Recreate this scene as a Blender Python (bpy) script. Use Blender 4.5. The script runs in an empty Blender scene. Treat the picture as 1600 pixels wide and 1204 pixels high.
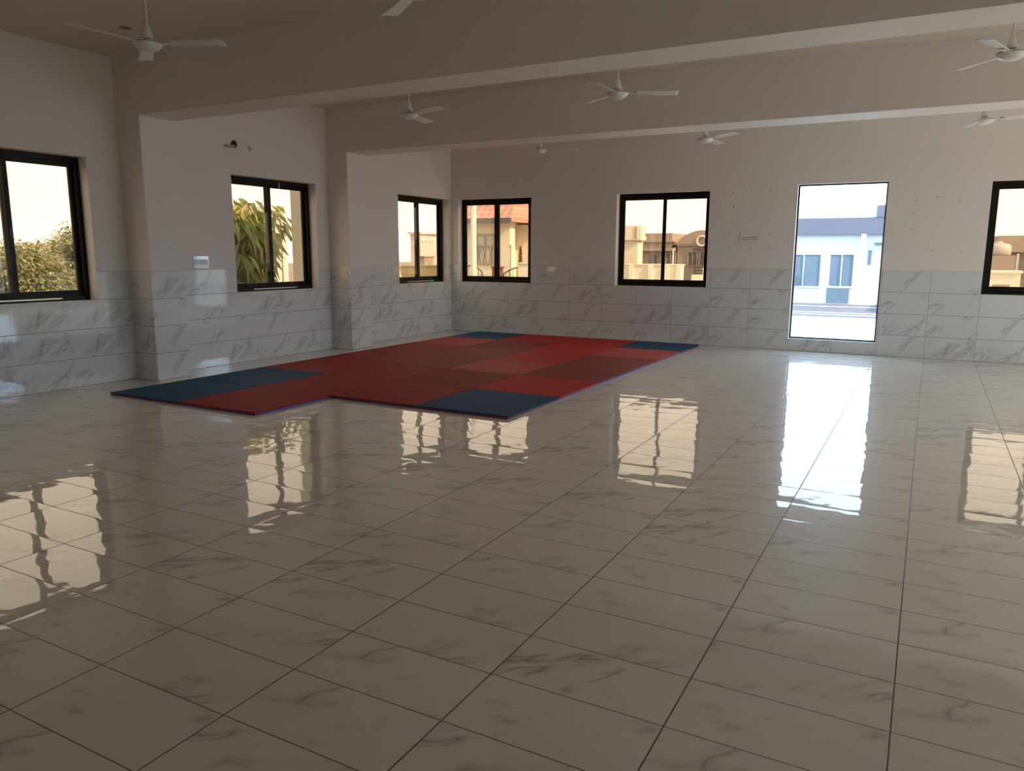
import bpy, bmesh, math, random
from mathutils import Vector, Matrix
from math import sin, cos, pi, radians

scene = bpy.context.scene
COL = scene.collection

# ------------------------------------------------------------------ camera
YAW, PITCH, ROLL = 0.4980, -0.1706, -0.0046
cam_data = bpy.data.cameras.new('camera')
cam_data.sensor_fit = 'HORIZONTAL'
cam_data.sensor_width = 36.0
cam_data.lens = 1188.34 / 1600 * 36.0
cam_data.clip_end = 500
cam = bpy.data.objects.new('camera', cam_data)
COL.objects.link(cam)
Rm = Matrix.Rotation(YAW, 3, 'Z') @ Matrix.Rotation(PITCH, 3, 'X') @ Matrix.Rotation(ROLL, 3, 'Y')
right, fwd, up = Rm.col[0], Rm.col[1], Rm.col[2]
M = Matrix((right, up, -fwd)).transposed().to_4x4()
M.translation = Vector((5.3897, -11.9331, 1.3962))
cam.matrix_world = M
scene.camera = cam

# ------------------------------------------------------------------ world, sun, exposure
scene.view_settings.view_transform = 'Standard'
scene.view_settings.look = 'None'
scene.view_settings.gamma = 1.0
scene.view_settings.use_curve_mapping = False
scene.view_settings.exposure = 0.08
SKY_STRENGTH = 5.6
SUN_STRENGTH = 15.0
SUN_FROM = Vector((1.0, -0.22, 0.70))

w = bpy.data.worlds.new('hazy_sky')
scene.world = w
w.use_nodes = True
wt = w.node_tree
wt.nodes.clear()
wo = wt.nodes.new('ShaderNodeOutputWorld')
bg = wt.nodes.new('ShaderNodeBackground')
tc = wt.nodes.new('ShaderNodeTexCoord')
sep = wt.nodes.new('ShaderNodeSeparateXYZ')
rmp = wt.nodes.new('ShaderNodeValToRGB')
rmp.color_ramp.elements[0].position = 0.0
rmp.color_ramp.elements[0].color = (0.80, 0.96, 1.14, 1)
rmp.color_ramp.elements[1].position = 0.8
rmp.color_ramp.elements[1].color = (0.55, 0.78, 1.08, 1)
wt.links.new(tc.outputs['Generated'], sep.inputs[0])
wt.links.new(sep.outputs['Z'], rmp.inputs[0])
wt.links.new(rmp.outputs[0], bg.inputs['Color'])
bg.inputs['Strength'].default_value = SKY_STRENGTH
wt.links.new(bg.outputs[0], wo.inputs[0])

sun_data = bpy.data.lights.new('sun', 'SUN')
sun_data.energy = SUN_STRENGTH
sun_data.angle = radians(1.0)
sun_data.color = (1.0, 0.94, 0.86)
sun = bpy.data.objects.new('sun', sun_data)
COL.objects.link(sun)
sun.rotation_euler = SUN_FROM.to_track_quat('Z', 'Y').to_euler()
sun.location = (30, -10, 25)

cy = scene.cycles
cy.max_bounces = 12
cy.diffuse_bounces = 8
cy.glossy_bounces = 5
cy.transmission_bounces = 6
cy.transparent_max_bounces = 16
cy.sample_clamp_indirect = 6.0
cy.use_denoising = True
cy.caustics_reflective = True
cy.blur_glossy = 0.5

# ------------------------------------------------------------------ room numbers
XL, XR = -2.381, 10.77        # left and right wall
YB, YR = 0.0, -15.9           # back wall, rear wall behind the camera
XP = -2.0                     # face of the left pillars
XPR = 10.39
CEIL, BEAM = 3.42, 2.81
TILE_TOP = 1.2
SILL, HEAD = 0.897, 2.37
WT = 0.23                     # wall thickness
GROUND = -0.75
BAYS = [(-3.2686, -2.8108), (-6.517, -6.085), (-9.79, -9.35), (-13.05, -12.6)]

# ------------------------------------------------------------------ node helpers
class S:
    """tiny wrapper so sockets can be written as arithmetic"""
    def __init__(self, t, s): self.t, self.s = t, s
    def _m(self, op, *a, clamp=False):
        n = self.t.nodes.new('ShaderNodeMath'); n.operation = op; n.use_clamp = clamp
        for i, x in enumerate((self,) + a):
            if isinstance(x, S): self.t.links.new(x.s, n.inputs[i])
            else: n.inputs[i].default_value = x
        return S(self.t, n.outputs[0])
    def __add__(s, o): return s._m('ADD', o)
    __radd__ = __add__
    def __sub__(s, o): return s._m('SUBTRACT', o)
    def __rsub__(s, o): return s._m('MULTIPLY', -1.0)._m('ADD', o)
    def __mul__(s, o): return s._m('MULTIPLY', o)
    __rmul__ = __mul__
    def __truediv__(s, o): return s._m('DIVIDE', o)
    def floor(s): return s._m('FLOOR')
    def frac(s): return s._m('FRACT')
    def abs(s): return s._m('ABSOLUTE')
    def pow(s, p): return s._m('POWER', p)
    def gt(s, o): return s._m('GREATER_THAN', o)
    def lt(s, o): return s._m('LESS_THAN', o)
    def max(s, o): return s._m('MAXIMUM', o)
    def min(s, o): return s._m('MINIMUM', o)
    def clamp(s): return s._m('ADD', 0.0, clamp=True)
    def ramp(s, a, b):
        n = s.t.nodes.new('ShaderNodeMapRange'); n.interpolation_type = 'SMOOTHSTEP'
        s.t.links.new(s.s, n.inputs[0]); n.inputs[1].default_value = a; n.inputs[2].default_value = b
        return S(s.t, n.outputs[0])

def vec(t, x, y, z):
    n = t.nodes.new('ShaderNodeCombineXYZ')
    for i, a in enumerate((x, y, z)):
        if isinstance(a, S): t.links.new(a.s, n.inputs[i])
        else: n.inputs[i].default_value = a
    return n.outputs[0]

def noise(t, v, scale, detail=2.0, rough=0.5, dist=0.0):
    n = t.nodes.new('ShaderNodeTexNoise')
    n.inputs['Scale'].default_value = scale; n.inputs['Detail'].default_value = detail
    n.inputs['Roughness'].default_value = rough; n.inputs['Distortion'].default_value = dist
    if v is not None: t.links.new(v, n.inputs['Vector'])
    return S(t, n.outputs[0])

def white(t, v):
    n = t.nodes.new('ShaderNodeTexWhiteNoise'); n.noise_dimensions = '3D'
    t.links.new(v, n.inputs['Vector'])
    sp = t.nodes.new('ShaderNodeSeparateColor'); t.links.new(n.outputs['Color'], sp.inputs[0])
    return S(t, sp.outputs[0]), S(t, sp.outputs[1]), S(t, sp.outputs[2])

def mix(t, f, a, b):
    n = t.nodes.new('ShaderNodeMix'); n.data_type = 'RGBA'
    if isinstance(f, S): t.links.new(f.s, n.inputs[0])
    else: n.inputs[0].default_value = f
    for i, c in ((6, a), (7, b)):
        if isinstance(c, tuple): n.inputs[i].default_value = (*c, 1)
        else: t.links.new(c, n.inputs[i])
    return n.outputs[2]

def position(t):
    g = t.nodes.new('ShaderNodeNewGeometry'); sp = t.nodes.new('ShaderNodeSeparateXYZ')
    t.links.new(g.outputs['Position'], sp.inputs[0])
    return tuple(S(t, sp.outputs[i]) for i in range(3))

def objpos(t):
    g = t.nodes.new('ShaderNodeTexCoord'); sp = t.nodes.new('ShaderNodeSeparateXYZ')
    t.links.new(g.outputs['Object'], sp.inputs[0])
    return tuple(S(t, sp.outputs[i]) for i in range(3)), g.outputs['Object']

def newmat(name):
    m = bpy.data.materials.new(name); m.use_nodes = True
    t = m.node_tree; b = t.nodes['Principled BSDF']
    return m, t, b

def setv(t, b, name, v):
    if isinstance(v, S): t.links.new(v.s, b.inputs[name])
    elif hasattr(v, 'is_linked'): t.links.new(v, b.inputs[name])
    elif isinstance(v, tuple): b.inputs[name].default_value = (*v, 1)
    else: b.inputs[name].default_value = v

def bump(t, b, h, dist=1.0, strength=1.0):
    n = t.nodes.new('ShaderNodeBump'); n.inputs['Distance'].default_value = dist
    n.inputs['Strength'].default_value = strength
    t.links.new(h.s, n.inputs['Height']); t.links.new(n.outputs[0], b.inputs['Normal'])

def simple(name, col, rough=0.6, var=0.08, scale=6.0, metallic=0.0, bmp=0.0, spec=None):
    """plain material whose tone wanders a little with procedural noise"""
    m, t, b = newmat(name)
    (x, y, z), v = objpos(t)
    n = noise(t, v, scale, 4.0)
    dark = tuple(c * (1 - var) for c in col); light = tuple(min(1, c * (1 + var)) for c in col)
    setv(t, b, 'Base Color', mix(t, n, dark, light))
    b.inputs['Roughness'].default_value = rough
    b.inputs['Metallic'].default_value = metallic
    if spec is not None: b.inputs['Specular IOR Level'].default_value = spec
    if bmp: bump(t, b, noise(t, v, scale * 8, 3.0), bmp)
    return m

def marble(t, u, v, iu, iv, seed):
    """white polished tile body with soft grey diagonal veins; u,v metres inside the tile, iu,iv its number"""
    r1, r2, r3 = white(t, vec(t, iu, iv, seed))
    k = (r1 * 6.0).floor() * 3.7 + seed
    s = u * 0.72 + v * 0.69
    d = v * 0.72 - u * 0.69
    wob = noise(t, vec(t, u, v, k + 7.0), 5.0, 3.0) * 0.10
    n1 = noise(t, vec(t, s * 0.62, (d + wob) * 2.2, k), 2.4, 3.0, 0.5)
    line = 1.0 - (n1 - 0.5).abs().ramp(0.0, 0.014)
    broad = 1.0 - (n1 - 0.5).abs().ramp(0.0, 0.075)
    mask = noise(t, vec(t, u * 1.0, v * 1.3, k + 9.0), 2.6, 2.0).ramp(0.48, 0.63)
    fine = noise(t, vec(t, s * 1.1, (d + wob) * 3.2, k + 4.0), 4.0, 4.0, 0.55)
    fl = (1.0 - (fine - 0.5).abs().ramp(0.0, 0.012)) * noise(t, vec(t, u, v, k + 2.0), 3.0, 2.0).ramp(0.50, 0.66)
    amt = (line * mask * 0.36 + broad * mask * 0.31 + fl * 0.16).clamp()
    tone = r2 * 0.035
    return amt, tone, (r1, r2, r3)

def make_floor_mat():
    m, t, b = newmat('polished_floor_tile')
    x, y, z = position(t)
    uu = x / 0.6
    vv = (y + 0.2849) / 0.3
    iu, iv = uu.floor(), vv.floor()
    fu, fv = uu.frac(), vv.frac()
    du = (0.5 - (fu - 0.5).abs()) * 0.6
    dv = (0.5 - (fv - 0.5).abs()) * 0.3
    gu = 1.0 - du.ramp(0.0019, 0.0036)
    gv = 1.0 - dv.ramp(0.0014, 0.0028)
    grout = gu.max(gv)
    amt, tone, (r1, r2, r3) = marble(t, fu * 0.6, fv * 0.3, iu, iv, 1.0)
    dirt = noise(t, vec(t, x, y, z), 0.9, 5.0, 0.6).ramp(0.35, 0.8)
    c = mix(t, (amt * 1.45).clamp(), (0.77, 0.715, 0.635), (0.34, 0.325, 0.30))
    c = mix(t, tone, c, (0.62, 0.60, 0.57))
    c = mix(t, dirt * 0.10, c, (0.42, 0.36, 0.28))
    c = mix(t, grout * 0.93, c, (0.060, 0.038, 0.020))
    setv(t, b, 'Base Color', c)
    rough = dirt * 0.02 + 0.018 + grout * 0.6
    setv(t, b, 'Roughness', rough.clamp())
    b.inputs['IOR'].default_value = 1.52
    b.inputs['Coat Weight'].default_value = 0.35
    b.inputs['Coat Roughness'].default_value = 0.32
    # the tiles are not laid dead flat: each tips a little, sags at its rims and ripples
    cu, cv = fu - 0.5, fv - 0.5
    h = (r1 - 0.5) * cu * 0.0016 + (r2 - 0.5) * cv * 0.0012
    h = h - cv * cv * 0.0020 - cu * cu * 0.0036
    h = h - cv.abs().pow(6.0) * 0.014 - cu.abs().pow(8.0) * 0.02
    h = h + noise(t, vec(t, x, y, r3 * 5.0), 3.2, 1.0) * 0.0034
    h = h + noise(t, vec(t, x, y, r3 * 3.0), 9.0, 1.0) * 0.0006
    h = h - grout * 0.0009
    bump(t, b, h, 1.0, 1.0)
    return m

def make_wall_mat(name, axis, joint=1.0):
    """painted plaster above, tiled dado of 60 x 30 cm tiles below; axis = the horizontal world axis along the wall"""
    m, t, b = newmat(name)
    x, y, z = position(t)
    a = x if axis == 'x' else y
    uu, vv = a / 0.6, z / 0.2995
    iu, iv = uu.floor(), vv.floor()
    fu, fv = uu.frac(), vv.frac()
    du = (0.5 - (fu - 0.5).abs()) * 0.6
    dv = (0.5 - (fv - 0.5).abs()) * 0.3
    gu = (1.0 - du.ramp(0.0010, 0.0024)) * joint
    gv = 1.0 - dv.ramp(0.0016, 0.0034)
    tile = z.lt(TILE_TOP - 0.002)
    grout = gu.max(gv) * tile
    amt, tone, (r1, r2, r3) = marble(t, fu * 0.6, fv * 0.3, iu, iv, 5.0)
    c = mix(t, amt, (0.74, 0.735, 0.715), (0.34, 0.33, 0.325))
    c = mix(t, tone, c, (0.62, 0.60, 0.57))
    c = mix(t, grout * 0.85, c, (0.10, 0.075, 0.055))
    pn = noise(t, vec(t, x, y, z), 0.7, 5.0, 0.6)
    paint = mix(t, pn, (0.775, 0.715, 0.66), (0.83, 0.775, 0.725))
    setv(t, b, 'Base Color', mix(t, tile, paint, c))
    rough = tile * -0.58 + 0.62 + grout * 0.5
    setv(t, b, 'Roughness', rough.clamp())
    b.inputs['IOR'].default_value = 1.5
    setv(t, b, 'Specular IOR Level', tile * 0.62 + 0.15)
    ht = (r1 - 0.5) * (fu - 0.5) * 0.0016 + (r2 - 0.5) * (fv - 0.5) * 0.0010 + noise(t, vec(t, x, y, z), 4.0, 1.0) * 0.0006 - grout * 0.001
    hp = noise(t, vec(t, x, y, z), 60.0, 3.0) * 0.0004 + pn * 0.002
    bump(t, b, ht * tile + hp * (1.0 - tile), 1.0, 1.0)
    return m

def make_glass(name, tint, refl=1.0):
    """thin window pane: tinted see-through plus a Fresnel mirror image"""
    m = bpy.data.materials.new(name); m.use_nodes = True
    t = m.node_tree; t.nodes.clear()
    o = t.nodes.new('ShaderNodeOutputMaterial')
    tr = t.nodes.new('ShaderNodeBsdfTransparent'); tr.inputs[0].default_value = (*tint, 1)
    gl = t.nodes.new('ShaderNodeBsdfGlossy'); gl.inputs['Roughness'].default_value = 0.0
    gl.inputs['Color'].default_value = (refl, refl, refl, 1)
    lw = t.nodes.new('ShaderNodeLayerWeight'); lw.inputs['Blend'].default_value = 0.5
    mx = t.nodes.new('ShaderNodeMixShader')
    # a faint film of dust, procedural
    tcn = t.nodes.new('ShaderNodeTexCoord')
    d = noise(t, tcn.outputs['Object'], 3.0, 5.0).ramp(0.4, 0.9) * 0.03
    f = S(t, lw.outputs['Facing']).pow(5.0) * 0.96 + 0.04
    t.links.new(f.s, mx.inputs[0]); t.links.new(tr.outputs[0], mx.inputs[1]); t.links.new(gl.outputs[0], mx.inputs[2])
    df = t.nodes.new('ShaderNodeBsdfDiffuse'); df.inputs[0].default_value = (0.7, 0.65, 0.58, 1)
    m2 = t.nodes.new('ShaderNodeMixShader')
    t.links.new(d.s, m2.inputs[0]); t.links.new(mx.outputs[0], m2.inputs[1]); t.links.new(df.outputs[0], m2.inputs[2])
    t.links.new(m2.outputs[0], o.inputs[0])
    return m

def make_mat_foam(name, col, spot=False):
    m, t, b = newmat(name)
    (x, y, z), v = objpos(t)
    n = noise(t, v, 3.0, 5.0, 0.6)
    dusty = tuple(0.90 * c + 0.10 * d for c, d in zip(col, (0.35, 0.26, 0.22)))
    c = mix(t, n.ramp(0.35, 0.75) * 0.5, col, dusty)
    st = noise(t, vec(t, x * 2.0, y * 14.0, z), 2.0, 3.0).ramp(0.5, 0.8) * 0.22
    c = mix(t, st, c, dusty)
    if spot:
        r = ((x - 0.18) * (x - 0.18) * 1.0 + (y - 0.02) * (y - 0.02)).pow(0.5) + (noise(t, v, 9.0, 2.0) - 0.5) * 0.10
        c = mix(t, 1.0 - r.ramp(0.07, 0.11), c, (0.40, 0.020, 0.018))
    setv(t, b, 'Base Color', c)
    b.inputs['Roughness'].default_value = 0.62
    b.inputs['Specular IOR Level'].default_value = 0.14
    weave = ((x * 420.0)._m('SINE') * (y * 420.0)._m('SINE')) * 0.00012 + n * 0.0015
    bump(t, b, weave, 1.0, 1.0)
    return m

def make_roof_tile(name, col):
    m, t, b = newmat(name)
    x, y, z = position(t)
    f = ((x / 0.30).frac() - 0.5).abs() * 2.0
    g = (z / 0.16).frac()
    c = mix(t, g.ramp(0.0, 0.25), tuple(c * 0.5 for c in col), col)
    c = mix(t, f.ramp(0.75, 1.0) * 0.6, c, tuple(c * 0.5 for c in col))
    setv(t, b, 'Base Color', c); b.inputs['Roughness'].default_value = 0.8
    bump(t, b, f * -0.03 + g * 0.03, 1.0)
    return m

def make_leaf(name, c1, c2, c3):
    m, t, b = newmat(name)
    g = t.nodes.new('ShaderNodeNewGeometry')
    r = S(t, g.outputs['Random Per Island'])
    c = mix(t, r, c1, c2)
    c = mix(t, r.ramp(0.82, 0.9) * 0.8, c, c3)
    setv(t, b, 'Base Color', c); b.inputs['Roughness'].default_value = 0.45
    tl = t.nodes.new('ShaderNodeBsdfTranslucent'); t.links.new(c, tl.inputs[0])
    mx = t.nodes.new('ShaderNodeMixShader'); mx.inputs[0].default_value = 0.35
    out = t.nodes['Material Output']
    t.links.new(b.outputs[0], mx.inputs[1]); t.links.new(tl.outputs[0], mx.inputs[2]); t.links.new(mx.outputs[0], out.inputs[0])
    return m

MAT = {}
MAT['floor'] = make_floor_mat()
MAT['wall_x'] = make_wall_mat('wall_paint_and_tile_x', 'x')
MAT['wall_y'] = make_wall_mat('wall_paint_and_tile_y', 'y', 0.22)
MAT['wall_y_pier'] = MAT['wall_y']
MAT['paint'] = simple('interior_paint', (0.80, 0.74, 0.685), 0.7, 0.05, 1.2)
MAT['ceil'] = simple('ceiling_paint', (0.71, 0.63, 0.56), 0.75, 0.06, 0.8)
MAT['ext'] = simple('exterior_plaster', (0.62, 0.56, 0.47), 0.85, 0.08, 1.5)
MAT['frame'] = simple('dark_bronze_aluminium', (0.010, 0.008, 0.006), 0.42, 0.15, 9.0, spec=0.2)
MAT['frame_brown'] = simple('brown_aluminium', (0.10, 0.055, 0.025), 0.35, 0.15, 9.0, spec=0.5)
MAT['glass_tint'] = make_glass('bronze_glass', (0.64, 0.515, 0.390))
MAT['glass_clear'] = make_glass('clear_glass', (0.93, 0.97, 0.98))
MAT['whitemetal'] = simple('white_enamel', (0.72, 0.71, 0.68), 0.32, 0.05, 8.0, spec=0.6)
MAT['darkgap'] = simple('dark_steel', (0.04, 0.035, 0.03), 0.5, 0.1, 8.0)
MAT['track'] = simple('track_glint_metal', (0.62, 0.55, 0.44), 0.3, 0.1, 20.0, metallic=0.6)  # pale tone of the strip that stands for a reflection on the track
MAT['switch'] = simple('ivory_plastic', (0.78, 0.70, 0.55), 0.3, 0.03, 20.0)
MAT['switch_w'] = simple('white_plastic', (0.75, 0.73, 0.70), 0.3, 0.03, 20.0)
MAT['mark'] = simple('wall_putty_mark', (0.33, 0.30, 0.27), 0.9, 0.1, 40.0)
MAT['hole'] = simple('dark_hole', (0.01, 0.008, 0.006), 0.9, 0.1, 40.0)

# ------------------------------------------------------------------ mesh helpers
def tag(o, label=None, cat=None, group=None, kind=None):
    if label: o['label'] = label
    if cat: o['category'] = cat
    if group: o['group'] = group
    if kind: o['kind'] = kind
    return o

def empty(name, loc=(0, 0, 0), rz=0.0, parent=None):
    o = bpy.data.objects.new(name, None); COL.objects.link(o)
    o.location = loc; o.rotation_euler = (0, 0, rz); o.empty_display_size = 0.1
    if parent: o.parent = parent
    return o

def obj(name, bm, mats, parent=None, smooth=False, loc=None):
    me = bpy.data.meshes.new(name)
    bmesh.ops.recalc_face_normals(bm, faces=bm.faces) if bm.faces else None
    bm.to_mesh(me); bm.free()
    for m in (mats if isinstance(mats, (list, tuple)) else [mats]): me.materials.append(m)
    if smooth:
        for p in me.polygons: p.use_smooth = True
    o = bpy.data.objects.new(name, me); COL.objects.link(o)
    if loc is not None: o.location = loc
    if parent: o.parent = parent
    return o

def box(bm, x0, x1, y0, y1, z0, z1, mi=0, bev=0.0):
    r = bmesh.ops.create_cube(bm, size=1.0)
    vs = r['verts']
    for v in vs:
        v.co = Vector((x0 + (v.co.x + .5) * (x1 - x0), y0 + (v.co.y + .5) * (y1 - y0), z0 + (v.co.z + .5) * (z1 - z0)))
    fs = set(f for v in vs for f in v.link_faces)
    for f in fs: f.material_index = mi
    if bev > 0:
        es = list(set(e for v in vs for e in v.link_edges))
        bmesh.ops.bevel(bm, geom=es, offset=bev, segments=2, affect='EDGES', profile=0.7)

def boxobj(name, x0, x1, y0, y1, z0, z1, mat, parent=None, bev=0.0):
    bm = bmesh.new(); box(bm, x0, x1, y0, y1, z0, z1, 0, bev)
    return obj(name, bm, mat, parent)

def lathe(bm, prof, seg=28, cx=0, cy=0, mi=0):
    rings = []
    for r, z in prof:
        if r < 1e-6: rings.append([bm.verts.new((cx, cy, z))])
        else: rings.append([bm.verts.new((cx + r * cos(2 * pi * i / seg), cy + r * sin(2 * pi * i / seg), z)) for i in range(seg)])
    for a, b in zip(rings, rings[1:]):
        for i in range(seg):
            j = (i + 1) % seg
            if len(a) == 1 and len(b) > 1: f = bm.faces.new((a[0], b[i], b[j]))
            elif len(b) == 1 and len(a) > 1: f = bm.faces.new((a[i], a[j], b[0]))
            elif len(a) > 1: f = bm.faces.new((a[i], a[j], b[j], b[i]))
            else: continue
            f.material_index = mi

def tube(bm, pts, r, seg=10, cap=True):
    rings = []
    for i, p in enumerate(pts):
        p = Vector(p)
        d = (Vector(pts[min(i + 1, len(pts) - 1)]) - Vector(pts[max(i - 1, 0)])).normalized()
        a = d.orthogonal().normalized() if i == 0 else (rings_a - d * rings_a.dot(d)).normalized()
        rings_a = a
        b = d.cross(a)
        rr = r[i] if isinstance(r, (list, tuple)) else r
        rings.append([bm.verts.new(p + a * rr * cos(2 * pi * k / seg) + b * rr * sin(2 * pi * k / seg)) for k in range(seg)])
    for a, b in zip(rings, rings[1:]):
        for k in range(seg): bm.faces.new((a[k], a[(k + 1) % seg], b[(k + 1) % seg], b[k]))
    if cap:
        bm.faces.new(rings[0]); bm.faces.new(rings[-1])

def copy_tree(o, parent=None):
    c = o.copy(); COL.objects.link(c)
    if parent: c.parent = parent
    for ch in list(o.children): copy_tree(ch, c)
    return c

# ------------------------------------------------------------------ room shell
def wall(name, axis, plane, out, a0, a1, z0, z1, openings, mat):
    """a wall of real thickness: inner face at plane, outer at plane + out*WT, holes with reveals"""
    As = sorted(set([a0, a1] + [o[0] for o in openings] + [o[1] for o in openings]))
    Zs = sorted(set([z0, z1] + [o[2] for o in openings] + [o[3] for o in openings]))
    bm = bmesh.new()
    P = (lambda a, d, z: (a, plane + out * d, z)) if axis == 'x' else (lambda a, d, z: (plane + out * d, a, z))
    def hole(a, z): return any(o[0] < a < o[1] and o[2] < z < o[3] for o in openings)
    for i in range(len(As) - 1):
        for k in range(len(Zs) - 1):
            if hole((As[i] + As[i + 1]) / 2, (Zs[k] + Zs[k + 1]) / 2): continue
            for d, mi in ((0, 0), (WT, 2)):
                vs = [bm.verts.new(P(a, d, z)) for a, z in ((As[i], Zs[k]), (As[i + 1], Zs[k]), (As[i + 1], Zs[k + 1]), (As[i], Zs[k + 1]))]
                bm.faces.new(vs).material_index = mi
    for o in openings + [(a0, a1, z0, z1)]:
        c = ((o[0], o[2]), (o[1], o[2]), (o[1], o[3]), (o[0], o[3]))
        for j in range(4):
            p, q = c[j], c[(j + 1) % 4]
            vs = [bm.verts.new(P(p[0], 0, p[1])), bm.verts.new(P(q[0], 0, q[1])), bm.verts.new(P(q[0], WT, q[1])), bm.verts.new(P(p[0], WT, p[1]))]
            bm.faces.new(vs).material_index = 1
    bmesh.ops.remove_doubles(bm, verts=bm.verts, dist=1e-5)
    o = obj(name, bm, [mat, MAT['paint'], MAT['ext']])
    return tag(o, kind='structure')

back_open = [(-2.23, -0.737, SILL, HEAD), (0.822, 2.33, SILL, HEAD), (3.60, 4.78, 0.180, 2.41), (6.0, 7.5, SILL, HEAD), (9.10, 10.60, SILL, HEAD)]
side_open = [(-8.39, -6.885, SILL, HEAD), (-5.01, -3.51, SILL, HEAD), (-1.585, -0.08, SILL, HEAD), (-12.2, -10.7, SILL, HEAD)]
wall('wall_back', 'x', YB, 1, XL - WT, XR + WT, -0.05, CEIL + 0.1, back_open, MAT['wall_x'])
wall('wall_left', 'y', XL, -1, YR, YB, -0.05, CEIL + 0.1, side_open, MAT['wall_y'])
right_open = [(a, b, 0.18, 2.41) for a, b in ((-2.6, -0.6), (-5.01, -3.51), (-8.39, -6.885))]  # unseen windows, made tall and clear to bring more light into the room
wall('wall_right', 'y', XR, 1, YR, YB, -0.05, CEIL + 0.1, right_open, MAT['wall_y'])
wall('wall_rear', 'x', YR, -1, XL - WT, XR + WT, -0.05, CEIL + 0.1, [], MAT['wall_x'])

tag(boxobj('floor', XL, XR, YR, YB, -0.12, 0.0, MAT['floor']), kind='structure')
tag(boxobj('ceiling', XL, XR, YR, YB, CEIL, CEIL + 0.12, MAT['ceil']), kind='structure')
for y0, y1 in BAYS:
    tag(boxobj('ceiling_beam', XL + .001, XR - .001, y0, y1, BEAM, CEIL, MAT['paint'], bev=0.0), kind='structure')
    for xa, xb in ((XL, XP), (XPR, XR)):
        bm = bmesh.new(); box(bm, xa, xb, y0, y1, 0, BEAM)
        for f in bm.faces: f.material_index = 0 if abs(f.normal.x) > .5 else 1
        bmesh.ops.bevel(bm, geom=[e for e in bm.edges if abs((e.verts[0].co - e.verts[1].co).z) > 1], offset=0.004, segments=2, affect='EDGES')
        tag(obj('pillar', bm, [MAT['wall_y'], MAT['wall_x']]), kind='structure')

# ------------------------------------------------------------------ windows
def bar(bm, axis, plane, out, a0, a1, d0, d1, z0, z1, bev=0.003):
    p0, p1 = sorted((plane + out * d0, plane + out * d1))
    if axis == 'x': box(bm, a0, a1, p0, p1, z0, z1, 0, bev)
    else: box(bm, p0, p1, a0, a1, z0, z1, 0, bev)

def sliding_window(n, axis, plane, out, a0, a1, z0, z1, shift=(0.0, 0.0), recess=0.135, handle=True):
    """outer frame, two sliding sashes on two tracks (each with its pane), bottom track strips and a latch"""
    cx = (a0 + a1) / 2
    loc = (cx, plane + out * recess, z0) if axis == 'x' else (plane + out * recess, cx, z0)
    root = tag(empty('window_%d' % n, (0, 0, 0)), kind='structure')
    f, D = 0.052, recess + 0.085
    bm = bmesh.new()
    bar(bm, axis, plane, out, a0, a1, recess, D, z1 - f, z1)
    bar(bm, axis, plane, out, a0, a1, recess, D, z0, z0 + f - .01)
    bar(bm, axis, plane, out, a0, a0 + f, recess, D, z0 + f - .01, z1 - f)
    bar(bm, axis, plane, out, a1 - f, a1, recess, D, z0 + f - .01, z1 - f)
    bar(bm, axis, plane, out, a0 + f, a1 - f, recess + .036, recess + .042, z0 + f - .01, z0 + f + .012, 0)
    obj('window_frame', bm, MAT['frame'], root)
    s = 0.052
    mid = (a0 + a1) / 2
    spans = [(a0 + f - .01, mid + 0.034, recess + 0.010, shift[0]), (mid - 0.034, a1 - f + .01, recess + 0.046, shift[1])]
    for k, (b0, b1, d, sh) in enumerate(spans):
        b0 += sh; b1 += sh
        bm = bmesh.new()
        zb, zt = z0 + f + .002, z1 - f + .008
        bar(bm, axis, plane, out, b0, b1, d, d + .026, zt - s - .008, zt)
        bar(bm, axis, plane, out, b0, b1, d, d + .026, zb, zb + s)
        bar(bm, axis, plane, out, b0, b0 + s, d, d + .026, zb + s, zt - s - .008)
        bar(bm, axis, plane, out, b1 - s, b1, d, d + .026, zb + s, zt - s - .008)
        so = obj('sash', bm, MAT['frame'], root)
        bm = bmesh.new()
        bar(bm, axis, plane, out, b0 + s - .004, b1 - s + .004, d + .011, d + .0145, zb + s - .004, zt - s - .004, 0)
        # a pane is one thin sheet
        obj('glass_pane', bm, MAT['glass_tint'], so)
        if handle:
            bm = bmesh.new()
            hb = b1 - s if k == 0 else b0
            bar(bm, axis, plane, out, hb + .014, hb + .034, d - .010, d, 1.52, 1.64, .004)
            obj('latch', bm, MAT['darkgap'], so)
    if axis == 'x': return root
    bm = bmesh.new()
    bar(bm, axis, plane, out, a0 + f + .35, a1 - f - .25, recess - .004, recess + .004, z0 + .020, z0 + .034, .001)  # pale strip standing in for light reflected on the sill track
    obj('track_glint', bm, MAT['track'], root)
    return root

sliding_window(1, 'y', XL, -1, -8.39, -6.885, SILL, HEAD)
w2 = sliding_window(2, 'y', XL, -1, -5.01, -3.51, SILL, HEAD)
sliding_window(3, 'y', XL, -1, -1.585, -0.08, SILL, HEAD)
sliding_window(4, 'x', YB, 1, -2.23, -0.737, SILL, HEAD, shift=(0.0, -0.055))
sliding_window(5, 'x', YB, 1, 0.822, 2.33, SILL, HEAD)
sliding_window(6, 'x', YB, 1, 6.0, 7.5, SILL, HEAD)
sliding_window(7, 'x', YB, 1, 9.10, 10.60, SILL, HEAD)
sliding_window(8, 'y', XL, -1, -12.2, -10.7, SILL, HEAD, handle=False)
# small pale catch hanging from the head of the second window
bm = bmesh.new(); tube(bm, [(XL - .118, -4.09, 2.345), (XL - .116, -4.092, 2.30), (XL - .118, -4.093, 2.262)], 0.006, 8)
obj('catch', bm, MAT['switch_w'], w2, smooth=True)

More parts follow.
